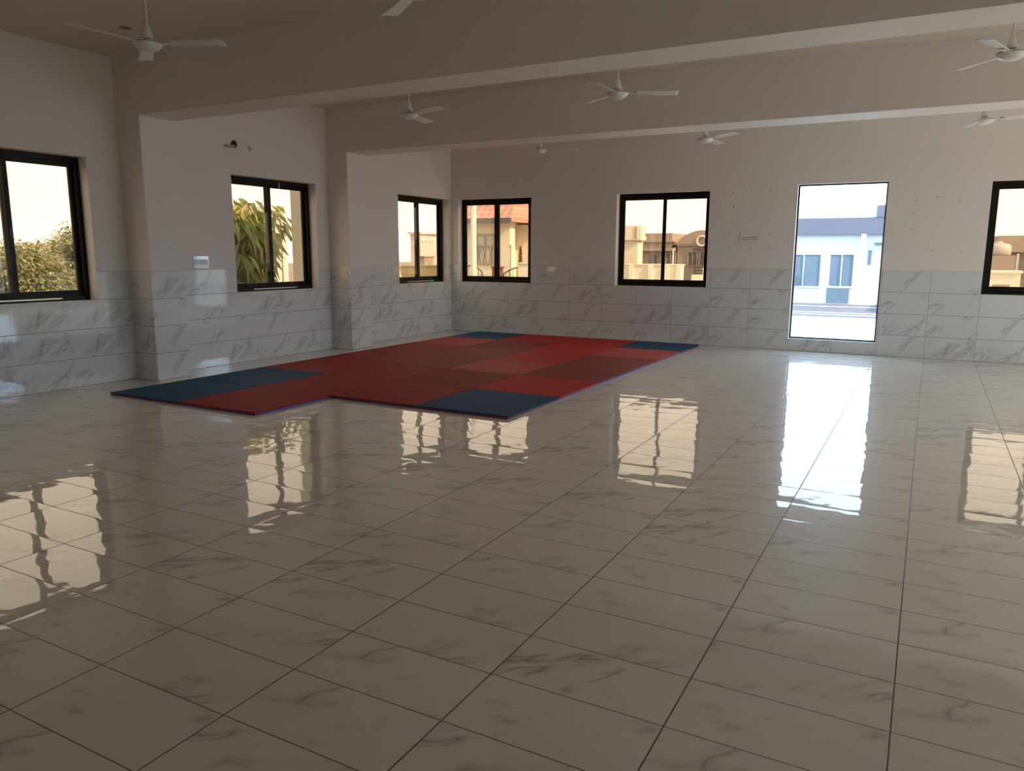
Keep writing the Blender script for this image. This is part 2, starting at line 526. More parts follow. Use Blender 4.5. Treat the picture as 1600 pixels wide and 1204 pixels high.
# tall fixed glazed openings
def fixed_glazing(n, axis, plane, a0, a1, z0, z1):
    root = tag(empty('window_%d' % n), kind='structure')
    bm = bmesh.new()
    for (p, q, r, s_) in ((a0, a1, z1 - .022, z1), (a0, a1, z0, z0 + .022), (a0, a0 + .022, z0 + .022, z1 - .022), (a1 - .022, a1, z0 + .022, z1 - .022)):
        bar(bm, axis, plane, 1, p, q, .075, .105, r, s_, .002)
    obj('window_frame', bm, MAT['frame'], root)
    bm = bmesh.new(); bar(bm, axis, plane, 1, a0 + .018, a1 - .018, .088, .094, z0 + .018, z1 - .018, 0)
    obj('glass_pane', bm, MAT['glass_clear'], root)

fixed_glazing(9, 'x', YB, 3.60, 4.78, 0.180, 2.41)
for k, o_ in enumerate(right_open): fixed_glazing(10 + k, 'y', XR, *o_)  # out of view, clear glazing chosen to brighten the room

# ------------------------------------------------------------------ ceiling fans
def fan_mesh_set():
    root = empty('ceiling_fan')
    bm = bmesh.new(); lathe(bm, [(0, 0), (.045, 0), (.058, -.012), (.050, -.045), (.022, -.075), (.012, -.080), (0, -.080)])
    obj('ceiling_canopy', bm, MAT['whitemetal'], root, True)
    bm = bmesh.new(); tube(bm, [(0, 0, -.07), (0, 0, -.47)], .0095, 12)
    obj('down_rod', bm, MAT['whitemetal'], root, True)
    bm = bmesh.new(); lathe(bm, [(0, -.355), (.014, -.355), (.020, -.365), (.038, -.43), (.044, -.452), (.040, -.456), (0, -.456)])
    obj('lower_canopy', bm, MAT['whitemetal'], root, True)
    bm = bmesh.new()
    lathe(bm, [(0, -.462), (.030, -.462), (.060, -.470), (.098, -.480), (.103, -.486), (.103, -.492), (.100, -.497), (.092, -.512), (.072, -.530), (.045, -.541), (0, -.545)], 40)
    mo = obj('motor_housing', bm, MAT['whitemetal'], root, True)
    bm = bmesh.new(); lathe(bm, [(.1035, -.4865), (.1045, -.488), (.1045, -.490), (.1035, -.4915)], 40)
    obj('trim_ring', bm, MAT['frame_brown'], mo, True)
    bm = bmesh.new(); lathe(bm, [(0, -.454), (.022, -.454), (.022, -.464), (0, -.464)], 16)
    obj('shaft_gap', bm, MAT['darkgap'], mo, True)
    for k in range(3):
        a = 2 * pi * k / 3
        bm = bmesh.new()
        n = 14
        prof = []
        for i in range(n + 1):
            s = i / n
            r = .155 + s * .425
            wd = .050 + .014 * s
            if i == n: wd *= .95
            pitch = radians(-13) * (1 - .35 * s)
            row = []
            for j in range(5):
                q = j / 4 * 2 - 1
                camber = .006 * (1 - q * q)
                y, z = q * wd, camber
                yy, zz = y * cos(pitch), y * sin(pitch) + z
                row.append((r, yy, zz))
            prof.append(row)
        top = [[bm.verts.new((x, y, z - .490 + .0012)) for x, y, z in row] for row in prof]
        bot = [[bm.verts.new((x, y, z - .490 - .0012)) for x, y, z in row] for row in prof]
        for i in range(n):
            for j in range(4):
                bm.faces.new((top[i][j], top[i + 1][j], top[i + 1][j + 1], top[i][j + 1]))
                bm.faces.new((bot[i][j], bot[i][j + 1], bot[i + 1][j + 1], bot[i + 1][j]))
            for j in (0, 4): bm.faces.new((top[i][j], bot[i][j], bot[i + 1][j], top[i + 1][j]))
        for i in (0, n):
            for j in range(4): bm.faces.new((top[i][j], top[i][j + 1], bot[i][j + 1], bot[i][j]))
        bmesh.ops.rotate(bm, verts=bm.verts, cent=(0, 0, 0), matrix=Matrix.Rotation(a, 3, 'Z'))
        bl = obj('blade', bm, MAT['whitemetal'], root, True)
        bm = bmesh.new()
        box(bm, .085, .205, -.019, .019, -.4935, -.4905, 0, .001)
        box(bm, .170, .205, -.030, .030, -.4940, -.4900, 0, .001)
        bmesh.ops.rotate(bm, verts=bm.verts, cent=(0, 0, 0), matrix=Matrix.Rotation(a, 3, 'Z'))
        obj('blade_arm', bm, MAT['whitemetal'], bl)
    return root

fans = [
    (0.12, -7.95, 26, 'white three-blade ceiling fan in the nearest bay, top left near the left wall'),
    (2.60, -7.98, 25, 'white ceiling fan at the very top edge of the photo, only a blade showing'),
    (0.12, -4.68, -19, 'small white ceiling fan in the middle bay nearest the left wall pillars'),
    (2.59, -4.68, 26, 'white ceiling fan in the middle of the middle bay, one blade pointing right'),
    (5.79, -4.68, 9, 'white ceiling fan cut off by the right photo edge, above the near right side'),
    (0.12, -1.40, 17, 'small white ceiling fan in the far bay before the wall between the two left windows'),
    (2.59, -1.40, -36, 'small white ceiling fan in the far bay to the left above the tall glazed opening'),
    (5.78, -1.40, -11, 'white ceiling fan in the far bay above the back window at the right edge'),
]
proto = fan_mesh_set()
for i, (x, y, a, lab) in enumerate(fans):
    o = proto if i == 0 else copy_tree(proto)
    o.location = (x, y, CEIL); o.rotation_euler = (0, 0, radians(a))
    tag(o, lab, 'ceiling fan', 'white ceiling fans')

# ------------------------------------------------------------------ foam mats
MX = [-1.672, -0.672, 0.330, 1.330, 2.318]
MY = [-7.310, -6.350, -5.325, -4.300, -3.275, -2.250, -1.225, -0.195]
MT = 0.030
RED = {'r': (0.46, 0.017, 0.017), 'm': (0.30, 0.014, 0.013), 'd': (0.23, 0.014, 0.012), 'n': (0.24, 0.034, 0.026), 'p': (0.45, 0.058, 0.052), 'b': (0.004, 0.064, 0.150)}
FO = {k: make_mat_foam('foam_' + k, v) for k, v in RED.items()}
FO['s'] = make_mat_foam('foam_spot', RED['n'], True)
FO['under_blue'] = simple('foam_under_blue', (0.022, 0.075, 0.28), 0.5, 0.05, 10)
FO['under_red'] = simple('foam_under_red', (0.26, 0.018, 0.024), 0.5, 0.05, 10)
grid = ['bm', 'bmmb', 'mmdr', 'mspn', 'mnrn', 'pdrp', 'brrb']

def edge_pts(p, q, toothed, gap):
    """points from p to q; toothed sides zigzag like jigsaw teeth about the shared seam"""
    p, q = Vector(p), Vector(q)
    d = (q - p); L = d.length; d.normalize()
    n = Vector((d.y, -d.x))          # outward for a counter-clockwise outline
    if not toothed: return [p]
    out = [p]
    N = 19; A = 0.011
    # the sign pattern depends on world position so that neighbours mesh
    sgn = 1 if (n.x > .5 or n.y > .5) else -1
    for k in range(N):
        t0, t1 = (k + 0.5) / (N + .0), 0
        c = 0.03 + (L - 0.06) * (k + .5) / N
        wv = (L - 0.06) / N
        if (k % 2) == 0:
            h = A * sgn
            tw = wv * .5 - (0.04 * wv)
            bw = wv * .5 + (0.04 * wv)
            out += [p + d * (c - bw), p + d * (c - tw) + n * (h if sgn > 0 else h), p + d * (c + tw) + n * h, p + d * (c + bw)]
    return out

def foam_mat(x0, x1, y0, y1, teeth, top, under, name='foam_mat'):
    g = 0.0030
    cx, cyy = (x0 + x1) / 2, (y0 + y1) / 2
    x0, x1, y0, y1 = x0 - cx + g, x1 - cx - g, y0 - cyy + g, y1 - cyy - g
    c = [(x0, y0), (x1, y0), (x1, y1), (x0, y1)]
    loop = []
    for i in range(4):
        seg = edge_pts(c[i], c[(i + 1) % 4], teeth[i], g)
        loop += seg
    root = empty(name, (cx, cyy, 0))
    def slab(nm, zs, mat):
        bm = bmesh.new(); rings = []
        for z, ins in zs:
            ring = []
            for k, p in enumerate(loop):
                v = Vector(p); s = 1 - ins / 0.5
                ring.append(bm.verts.new((v.x * s, v.y * s, z)))
            rings.append(ring)
        n = len(loop)
        for a, b in zip(rings, rings[1:]):
            for k in range(n): bm.faces.new((a[k], a[(k + 1) % n], b[(k + 1) % n], b[k]))
        bm.faces.new(rings[-1]); bm.faces.new(list(reversed(rings[0])))
        return obj(nm, bm, mat, root)
    slab('lower_layer', [(0.0, .002), (0.003, 0), (MT * .45, 0)], under)
    slab('top_layer', [(MT * .45, 0), (MT - .003, 0), (MT - .0010, .0018), (MT, .0045)], top)
    return root

ROWN = ['nearest row', 'second row from front', 'third row from front', 'middle row', 'third row from back wall', 'second row from back wall', 'row along back wall']
COLN = ['column nearest left wall', 'second column from left', 'third column from left', 'right-hand outer column']
for r, row in enumerate(grid):
    for c, k in enumerate(row):
        has = lambda rr, cc: 0 <= rr < len(grid) and 0 <= cc < len(grid[rr])
        teeth = (has(r - 1, c), has(r, c + 1), has(r + 1, c), has(r, c - 1))
        blue = k == 'b'
        o = foam_mat(MX[c], MX[c + 1], MY[r], MY[r + 1], teeth, FO[k], FO['under_red'] if blue else FO['under_blue'])
        look = {'b': 'dark blue', 'r': 'bright red', 'm': 'deep red', 'd': 'dark red', 'n': 'dusty brownish red', 's': 'dusty brownish red', 'p': 'faded pinkish red'}[k]
        extra = ' with bright red spot' if k == 's' else ''
        tag(o, '%s foam mat%s, %s, %s' % (look, extra, ROWN[r], COLN[c]), 'foam mat', 'interlocking foam mats on the floor')

# ------------------------------------------------------------------ small things on walls and ceiling
# curved pipe stub in a hole high on the left wall
root = empty('pipe_stub', (XL, -4.94, 2.735))
bm = bmesh.new()
lathe(bm, [(.030, 0), (.044, .002), (.046, .010), (.034, .014), (.030, .012)], 20)
bmesh.ops.rotate(bm, verts=bm.verts, cent=(0, 0, 0), matrix=Matrix.Rotation(pi / 2, 3, 'Y'))
obj('collar', bm, MAT['darkgap'], root, True)
bm = bmesh.new(); lathe(bm, [(0, .003), (.034, .003), (.034, .001), (0, .001)], 20)
bmesh.ops.rotate(bm, verts=bm.verts, cent=(0, 0, 0), matrix=Matrix.Rotation(pi / 2, 3, 'Y'))
obj('hole', bm, MAT['hole'], root)
bm = bmesh.new(); tube(bm, [(.004, -.005, -.01), (.035, -.03, -.028), (.045, -.07, -.040), (.045, -.12, -.042), (.043, -.16, -.030)], [.016, .016, .015, .014, .012], 12)
obj('pipe', bm, simple('dull_grey_pipe', (.42, .36, .30), .5), root, True)
tag(root, 'short curved conduit pipe poking out of a dark round hole high on the left wall', 'pipe')

def disc(name, x, y, z, r, normal, mat, lab=None, cat=None, group=None, d=.006):
    bm = bmesh.new(); lathe(bm, [(0, d), (r * .8, d), (r, d * .4), (r, 0), (0, 0)], 18)
    q = Vector(normal).to_track_quat('Z', 'Y').to_matrix()
    bmesh.ops.rotate(bm, verts=bm.verts, cent=(0, 0, 0), matrix=q)
    o = obj(name, bm, mat, None, True, (x, y, z))
    if lab: tag(o, lab, cat, group)
    return o

cover = simple('brown_cover_plate', (.26, .20, .15), .7)
disc('junction_cover', -1.26, -7.13, CEIL - .0001, .055, (0, 0, -1), cover, 'round brown junction cover on the ceiling left of the nearest fan', 'cover plate')
disc('junction_cover', 1.844, -7.2, CEIL - .0001, .035, (0, 0, -1), MAT['ceil'], 'small pale round cover on the ceiling of the nearest bay', 'cover plate')
disc('putty_patch', XL + .0002, -4.684, 2.711, .030, (1, 0, 0), simple('grey_patch', (.42, .39, .35), .9), 'small round grey putty patch right of the pipe stub on the left wall', 'wall patch', d=.002)
bm = bmesh.new(); tube(bm, [(0, 0, 0), (.03, 0, .004)], .004, 8); tube(bm, [(.03, 0, .004), (.031, 0, .02), (.022, -.004, .026)], .003, 6)
tag(obj('wall_nail', bm, simple('rusty_iron', (.10, .035, .02), .7), None, True, (XL, -5.996, 1.995)), 'rusty bent nail in the left wall above the glossy switch plate', 'nail')
disc('rust_mark', XL + .0002, -5.996, 2.0, .014, (1, 0, 0), MAT['mark'], 'small rust mark around the nail on the left wall', 'mark', d=.001)

def plate(name, axis, plane, out, a0, a1, z0, z1, mat, rockers, lab, cat, rmat=None, th=.012, layout='row'):
    loc = ((a0 + a1) / 2, plane, z0) if axis == 'x' else (plane, (a0 + a1) / 2, z0)
    root = empty(name, loc)
    A, Hh = (a1 - a0) / 2, z1 - z0
    def bx(aa, ab, da, db, za, zb, bev=.002):
        bm = bmesh.new(); p, q = sorted((out * da, out * db))
        if axis == 'x': box(bm, aa, ab, p, q, za, zb, 0, bev)
        else: box(bm, p, q, aa, ab, za, zb, 0, bev)
        return bm
    obj('cover_plate', bx(-A, A, 0, th, 0, Hh, .004), mat, root)
    for k in range(rockers):
        wv = (2 * A - .03) / rockers
        obj('rocker_switch', bx(-A + .015 + k * wv + .003, -A + .015 + (k + 1) * wv - .003, th - .002, th + .004, Hh * .3, Hh * .72), rmat or mat, root)
    tag(root, lab, cat)
    return root

plate_gloss = simple('glossy_white_glass', (.55, .56, .58), .04, .02, 20.0, spec=1.0)
plate('switch_plate', 'y', XL, 1, -5.655, -5.435, 1.208, 1.362, plate_gloss, 2, 'shiny white switch plate on the left wall above the tiles, left of a window', 'switch plate', MAT['switch_w'])
plate('socket_plate', 'x', -3.2686, -1, -2.185, -2.045, 1.035, 1.175, MAT['switch'], 1, 'cream square socket plate on the tiled front face of the far left pillar', 'socket plate')
plate('switch_plate', 'x', YB, -1, -0.059, 0.179, 1.280, 1.370, MAT['switch_w'], 4, 'wide white switch plate on the back wall just above the tiles between two windows', 'switch plate', th=.022)
root = plate('blank_plate', 'x', YB, -1, 2.807, 3.105, 1.555, 1.740, MAT['switch_w'], 0, 'pale rectangular plate with two thin grey lines left of the tall glazed opening', 'cover plate', th=.010)
for zz in (.072, .100):
    bm = bmesh.new(); box(bm, -.115, .115, -.0125, -.009, zz, zz + .011, 0, .001)
    obj('slot', bm, simple('grey_line', (.30, .30, .31), .6), root)

marks = [(2.671, 2.325), (2.952, 2.344), (3.227, 2.343), (2.723, 2.248), (2.692, 2.118), (2.665, 1.91), (2.656, 1.72), (3.234, 1.92), (3.237, 1.715), (2.666, 1.519), (2.962, 1.50), (3.249, 1.519), (2.939, 1.906),
         (5.137, 2.15), (5.114, 1.973), (5.116, 1.759), (5.385, 2.185), (5.65, 2.136), (5.395, 1.467), (5.727, 1.45)]
rng = random.Random(4)
bm = bmesh.new()
marks_m = simple('faint_filled_nail_hole', (.60, .56, .51), .9)
first = None
for i, (x, z) in enumerate(marks + [(0.057, 2.68), (0.447, 2.142), (0.045, 2.10), (-0.486, 1.672), (-0.005, 1.637)]):
    dark = i in (4,)
    side = 'left' if i < 13 else 'right'
    lab = 'small round filled nail hole on the back wall %s of the tall glazed opening' % side
    if i >= 20: lab = 'small filled nail hole on the back wall between the two left windows'
    disc('nail_hole', x, -.0002, z, .013 if not dark else .012, (0, -1, 0), MAT['mark'] if dark else marks_m, lab, 'wall mark', ['nail holes left of the tall glazing', 'nail holes right of the tall glazing', 'nail holes between the left back windows'][0 if i < 13 else 1 if i < 20 else 2], d=.0012)

# ------------------------------------------------------------------ outside
MAT['ground'] = simple('pale_dusty_ground', (.24, .21, .175), .9, .10, .35)
MAT['paving'] = simple('white_paving', (.55, .56, .56), .8, .05, .5)
MAT['road'] = simple('worn_asphalt', (.075, .062, .066), .9, .10, .4)
MAT['cream'] = simple('cream_wall', (.72, .67, .56), .85, .05, .6)
MAT['white'] = simple('whitewashed_wall', (.55, .56, .56), .85, .04, .6)
MAT['tan'] = simple('tan_wall', (.33, .28, .24), .9, .10, .6)
MAT['greyband'] = simple('grey_cornice', (.10, .097, .122), .8, .06, .8)
MAT['pane'] = simple('dark_window_glass', (.11, .11, .11), .3, .2, 2.0)
MAT['panelt'] = simple('light_window_glass', (.11, .145, .18), .5, .2, 2.0, spec=.2)
MAT['brown'] = simple('red_brown_block', (.15, .065, .05), .8, .1, 3.0)
MAT['iron'] = simple('black_iron', (.03, .025, .02), .6)
MAT['roof'] = make_roof_tile('red_roof_tile', (.50, .27, .22))
MAT['bark'] = simple('bark', (.16, .11, .07), .9, .3, 12, bmp=.02)
MAT['leaf_big'] = make_leaf('broad_leaves', (.12, .18, .04), (.44, .47, .14), (.46, .36, .22))
MAT['leaf_small'] = make_leaf('small_leaves', (.16, .19, .07), (.40, .42, .20), (.46, .46, .26))
MAT['leaf_dry'] = make_leaf('ochre_leaves', (.18, .10, .04), (.25, .16, .07), (.25, .17, .08))

tag(boxobj('ground', -120, 120, -60, 160, GROUND - .3, GROUND, MAT['ground']), kind='structure')
tag(boxobj('paving', -2, 12, WT + .02, 16.9, GROUND, GROUND + .02, MAT['paving']), kind='structure')
tag(boxobj('road', -40, 60, 16.95, 25.2, GROUND, GROUND + .012, MAT['road']), kind='structure')
for yy in (18.2, 19.3, 23.2):
    tag(boxobj('road_marking', -20, 40, yy, yy + .14, GROUND + .012, GROUND + .022, MAT['white']), kind='structure')

def house(name, lab, x0, x1, y0, y1, z1, mat, wins=(), band=None, bandmat=None, cat='building', z0=GROUND, face='-y', parapet=True):
    """walls, flat roof slab with parapet, window parts (frame > pane) let into the face that looks at the room"""
    root = empty(name, ((x0 + x1) / 2, (y0 + y1) / 2, z0))
    ox, oy, oz = root.location
    def B(nm, a, b, c, d, e, f, m, par=root, bev=0.0):
        bm = bmesh.new(); box(bm, a - ox, b - ox, c - oy, d - oy, e - oz, f - oz, 0, bev)
        return obj(nm, bm, m, par)
    B('wall', x0, x1, y0, y1, z0, z1, mat)
    B('roof_slab', x0 - .12, x1 + .12, y0 - .12, y1 + .12, z1, z1 + .12, mat)
    if parapet:
        bm = bmesh.new()
        for a, b, c, d in ((x0, x1, y0, y0 + .12), (x0, x1, y1 - .12, y1), (x0, x0 + .12, y0 + .12, y1 - .12), (x1 - .12, x1, y0 + .12, y1 - .12)):
            box(bm, a - ox, b - ox, c - oy, d - oy, z1 + .12 - oz, z1 + .5 - oz)
        obj('parapet', bm, mat, root)
    if band: B('cornice', x0 - .25, x1 + .25, y0 - .30, y0 - .002, band[0], band[1], bandmat)
    for wd in wins:
        wx0, wx1, wz0, wz1 = wd[:4]; pm = wd[4] if len(wd) > 4 else MAT['pane']
        bm = bmesh.new()
        if face == '-y':
            for a, b, c, d in ((wx0 - .07, wx1 + .07, wz1, wz1 + .07), (wx0 - .07, wx1 + .07, wz0 - .07, wz0), (wx0 - .07, wx0, wz0, wz1), (wx1, wx1 + .07, wz0, wz1), ((wx0 + wx1) / 2 - .02, (wx0 + wx1) / 2 + .02, wz0, wz1)):
                box(bm, a - ox, b - ox, y0 - .06 - oy, y0 + .02 - oy, c - oz, d - oz)
            fr = obj('window', bm, mat, root)
            B('pane', wx0, wx1, y0 - .03, y0 + .01, wz0, wz1, pm, fr)
        else:
            for a, b, c, d in ((wx0 - .07, wx1 + .07, wz1, wz1 + .07), (wx0 - .07, wx1 + .07, wz0 - .07, wz0), (wx0 - .07, wx0, wz0, wz1), (wx1, wx1 + .07, wz0, wz1)):
                box(bm, x1 - .02 - ox, x1 + .06 - ox, a - oy, b - oy, c - oz, d - oz)
            fr = obj('window', bm, mat, root)
            B('pane', x1 - .01, x1 + .03, wx0, wx1, wz0, wz1, pm, fr)
    tag(root, lab, cat)
    return root, B

# through the tall glazing: white single-storey house across the road
hr, B = house('house', 'white flat-roofed house with a wide grey cornice across the road, seen through the tall glazing',
      -2.6, 5.5, 26.0, 34.0, 3.05, MAT['white'],
      [(-0.55, 0.906, 0.0, 1.446, MAT['panelt']), (1.318, 2.293, 0.029, 1.452, MAT['panelt'])], (2.343, 3.075), MAT['greyband'])
B('rooftop_box', 1.52, 3.06, 27.5, 30, 3.17, 4.35, MAT['white'])
B('cornice_stub', 3.10, 3.75, 25.68, 26.2, 3.08, 3.60, MAT['greyband'])
dr = B('door_leaf', 1.25, 2.21, 25.95, 26.05, GROUND + .03, -.08, MAT['panelt'])
B('wall_box', 3.10, 3.42, 25.80, 25.99, 1.90, 1.98, MAT['greyband'])
B('side_window', 2.87, 3.01, 25.94, 25.99, 1.02, 1.65, MAT['panelt'])
B('porch_column', 2.60, 2.78, 25.2, 25.4, GROUND, 2.34, MAT['white'])

# seen through the back window nearest the corner: red-roofed cream house
root = empty('house', (-9.5, 15.0, GROUND))
ox, oy, oz = root.location
def BB(nm, a, b, c, d, e, f, m, par=None, bev=0.0):
    bm = bmesh.new(); box(bm, a - ox, b - ox, c - oy, d - oy, e - oz, f - oz, 0, bev); return obj(nm, bm, m, par or root)
BB('wall', -11.1, -9.19, 14.0, 18, GROUND, 2.70, MAT['cream'])
BB('side_wing', -9.19, -8.0, 15.2, 18, GROUND, 2.55, MAT['cream'])
BB('porch_column', -9.186, -8.78, 13.9, 14.3, GROUND, 2.6, MAT['cream'])
def hip(nm, x0, x1, y0, y1, z0, z1, ins, m):
    bm = bmesh.new()
    c = [(x0, y0, z0), (x1, y0, z0), (x1, y1, z0), (x0, y1, z0)]
    ym = (y0 + y1) / 2
    lo = [bm.verts.new((a - ox, b - oy, d - oz)) for a, b, d in c]
    lo2 = [bm.verts.new((a - ox, b - oy, d - oz - .12)) for a, b, d in c]
    r = [bm.verts.new((x0 + ins - ox, ym - oy, z1 - oz)), bm.verts.new((x1 - ins - ox, ym - oy, z1 - oz))]
    bm.faces.new((lo[0], lo[1], r[1], r[0])); bm.faces.new((lo[1], lo[2], r[1])); bm.faces.new((lo[2], lo[3], r[0], r[1])); bm.faces.new((lo[3], lo[0], r[0]))
    for i in range(4): bm.faces.new((lo[i], lo2[i], lo2[(i + 1) % 4], lo[(i + 1) % 4]))
    bm.faces.new(list(reversed(lo2)))
    return obj(nm, bm, m, root)
hip('tiled_roof', -11.5, -8.45, 13.4, 18.6, 2.72, 4.9, 1.0, MAT['roof'])
hip('tiled_roof', -8.43, -7.7, 14.8, 18.2, 2.70, 3.9, .2, MAT['roof'])
BB('eaves_board', -11.5, -8.45, 13.35, 13.42, 2.56, 2.74, MAT['greyband'])
bm = bmesh.new()
for a, b, c, d in ((-10.46, -9.33, 2.10, 2.18), (-10.46, -9.33, 1.00, 1.07), (-10.46, -10.28, 1.07, 2.10), (-9.50, -9.33, 1.07, 2.10), (-10.28, -9.5, 1.68, 1.74), (-9.93, -9.87, 1.74, 2.10)):
    box(bm, a - ox, b - ox, 13.93 - oy, 14.02 - oy, c - oz, d - oz)
fr = obj('window', bm, MAT['tan'], root)
BB('pane', -10.28, -9.5, 13.97, 13.99, 1.07, 2.10, simple('grey_window_glass', (.42, .40, .36), .3, .2), fr)
bm = bmesh.new()
for k in range(6):
    x = -10.28 + .78 * (k + .5) / 6
    tube(bm, [(x - ox, 13.9 - oy, 1.07 - oz), (x + .05 * (-1) ** k - ox, 13.9 - oy, 1.4 - oz), (x - ox, 13.9 - oy, 1.7 - oz)], .010, 5)
obj('grille', bm, MAT['iron'], fr)
tag(root, 'cream house with a red tiled roof and barred window, seen through the corner back window', 'building')

def arch_gate(name, x0, x1, y, ztop, lab):
    root = empty(name, ((x0 + x1) / 2, y, GROUND))
    W2, H2 = (x1 - x0) / 2, ztop - GROUND
    bm = bmesh.new()
    pts = [(-W2, 0, H2 * .86)] + [(-W2 + 2 * W2 * i / 12, 0, H2 * .86 + H2 * .14 * sin(pi * i / 12)) for i in range(1, 12)] + [(W2, 0, H2 * .86)]
    tube(bm, [(-W2, 0, .05)] + pts + [(W2, 0, .05)], .022, 6)
    tube(bm, [(-W2, 0, .12), (W2, 0, .12)], .018, 6); tube(bm, [(-W2, 0, H2 * .60), (W2, 0, H2 * .60)], .018, 6)
    obj('gate_frame', bm, MAT['iron'], root)
    for k in range(9):
        x = -W2 + 2 * W2 * (k + .5) / 9
        bm = bmesh.new(); tube(bm, [(x, 0, .12), (x, 0, H2 * .86 + H2 * .12 * sin(pi * (k + .5) / 9))], .010, 5)
        obj('gate_bar', bm, MAT['iron'], root)
    bm = bmesh.new()
    for s in (-1, 1):
        tube(bm, [(s * (.05 + .13 * (1 - i / 16) * cos(i * .7)), -.005, H2 * .73 + .10 * (1 - i / 16) * sin(i * .7)) for i in range(16)], .008, 5)
    obj('scroll', bm, MAT['iron'], root)
    tag(root, lab, 'gate')

arch_gate('iron_gate', -8.95 - 1.25, -9.22, 12.6, 0.98, 'black iron gate with arched top left of the brown gate post, before the red-roofed house')
arch_gate('iron_gate', -8.32, -6.9, 12.6, 0.94, 'black iron gate with arched top right of the brown gate post, before the red-roofed house')
bm = bmesh.new(); box(bm, -8.72, -8.42, 12.45, 12.75, GROUND, 0.93, 0, .01); box(bm, -8.76, -8.38, 12.41, 12.79, 0.90, .96, 0, .01)
tag(obj('gate_post', bm, MAT['brown']), 'square brown gate post between the two arched iron gates', 'post')
bm = bmesh.new(); tube(bm, [(-8.2, 12.9, GROUND), (-8.2, 12.9, 1.66)], .022, 8)
bmesh.ops.create_icosphere(bm, subdivisions=2, radius=.05, matrix=Matrix.Translation((-8.2, 12.9, 1.69)))
tag(obj('garden_lamp_post', bm, simple('grey_steel', (.25, .22, .18), .5)), 'thin grey lamp post beside the narrow ochre conifer', 'post')
bm = bmesh.new(); tube(bm, [(-7.95, 9.9, GROUND), (-7.95, 9.9, 4.6)], .10, 12)
tag(obj('utility_pole', bm, MAT['white']), 'thick white pole in front of the red-roofed house', 'pole')

def leaf_blob(bm, cx, cy_, cz, rx, ry, rz, n, L, rng, droop=0.3, wfac=.45, shell=.55):
    for _ in range(n):
        u = rng.uniform(-1, 1); a = rng.uniform(0, 2 * pi); s = math.sqrt(1 - u * u)
        rr = rng.uniform(shell, 1.0)
        p = Vector((cx + rx * rr * s * cos(a), cy_ + ry * rr * s * sin(a), cz + rz * rr * u))
        dirv = Vector((s * cos(a) + rng.uniform(-.6, .6), s * sin(a) + rng.uniform(-.6, .6), u * .4 - droop + rng.uniform(-.4, .4))).normalized()
        side = dirv.cross(Vector((rng.uniform(-.3, .3), rng.uniform(-.3, .3), 1))).normalized()
        l = L * rng.uniform(.7, 1.25); wv = l * wfac * .5
        nrm = side.cross(dirv)
        p1 = p + dirv * l * .5 + nrm * l * .05
        p2 = p + dirv * l - Vector((0, 0, l * droop * .6))
        vs = [bm.verts.new(q) for q in (p, p1 + side * wv, p2, p1 - side * wv, )]
        bm.faces.new((vs[0], vs[1], vs[2])); bm.faces.new((vs[0], vs[2], vs[3]))

def tree(name, lab, x, y, ztop, r, blobs, n, L, mat, seed, cat='tree', group=None, trunk=.06, tall=None, wfac=.45, droop=.3):
    rg = random.Random(seed)
    root = empty(name, (x, y, GROUND))
    H = ztop - GROUND
    bm = bmesh.new()
    tube(bm, [(0, 0, 0), (.03, .02, H * .3), (-.03, .03, H * .6), (0, 0, H * .85)], [trunk, trunk * .8, trunk * .55, trunk * .2], 8)
    for k in range(7):
        a = rg.uniform(0, 2 * pi); z = H * rg.uniform(.3, .6)
        tube(bm, [(0, 0, z), (cos(a) * r * .4, sin(a) * r * .4, z + r * .35), (cos(a) * r * .75, sin(a) * r * .75, z + r * .55)], [trunk * .45, trunk * .3, trunk * .1], 5)
    obj('trunk', bm, MAT['bark'], root, True)
    bm = bmesh.new()
    for k in range(blobs):
        a = rg.uniform(0, 2 * pi); q = rg.uniform(0, .75) ** .6
        br = r * rg.uniform(.30, .50)
        zc = (tall or H * .55) * rg.uniform(-.5, .5) + H - br - (tall or H * .55) * .5
        zc = min(zc, H - br * .85 - q * q * r * .45)
        leaf_blob(bm, cos(a) * q * r, sin(a) * q * r, zc, br, br, br * .85, n // blobs, L, rg, droop=droop, wfac=wfac)
    obj('foliage', bm, mat, root)
    tag(root, lab, cat, group)
    return root

# broad-leaved tree right outside the second left window
tree('broadleaf_tree', 'large tree with long drooping green leaves right outside the second left window', -5.7, -2.4, 2.78, 1.08, 42, 4300, .27, MAT['leaf_big'], 3, tall=2.4, wfac=.36, droop=.75, trunk=.09)
# bushy trees outside the nearest left window
tree('bushy_tree', 'round bushy tree outside the nearest left window, lowest crown in the middle', -8.3, -4.65, 1.70, 1.05, 34, 15000, .085, MAT['leaf_small'], 11, group='bushy trees outside the nearest left window', tall=1.6, wfac=.6)
tree('bushy_tree', 'bushy tree outside the nearest left window, tallest, against the right sash', -9.3, -2.75, 2.20, .90, 30, 14000, .085, MAT['leaf_small'], 12, group='bushy trees outside the nearest left window', tall=2.0, wfac=.6)
tree('bushy_tree', 'bushy tree outside the nearest left window at the left photo edge', -7.2, -7.3, 1.25, 1.0, 30, 12000, .085, MAT['leaf_small'], 13, group='bushy trees outside the nearest left window', tall=1.5, wfac=.6)
tree('bushy_tree', 'bushy tree with a round top farther behind the others outside the nearest left window', -12.5, -1.7, 1.75, .8, 18, 5000, .10, MAT['leaf_small'], 14, group='bushy trees outside the nearest left window', tall=1.5, wfac=.6)
tree('bushy_tree', 'small far bushy tree left of the round-topped one outside the nearest left window', -14.5, -1.3, 1.70, .6, 14, 3000, .11, MAT['leaf_small'], 15, group='bushy trees outside the nearest left window', tall=1.2, wfac=.6)
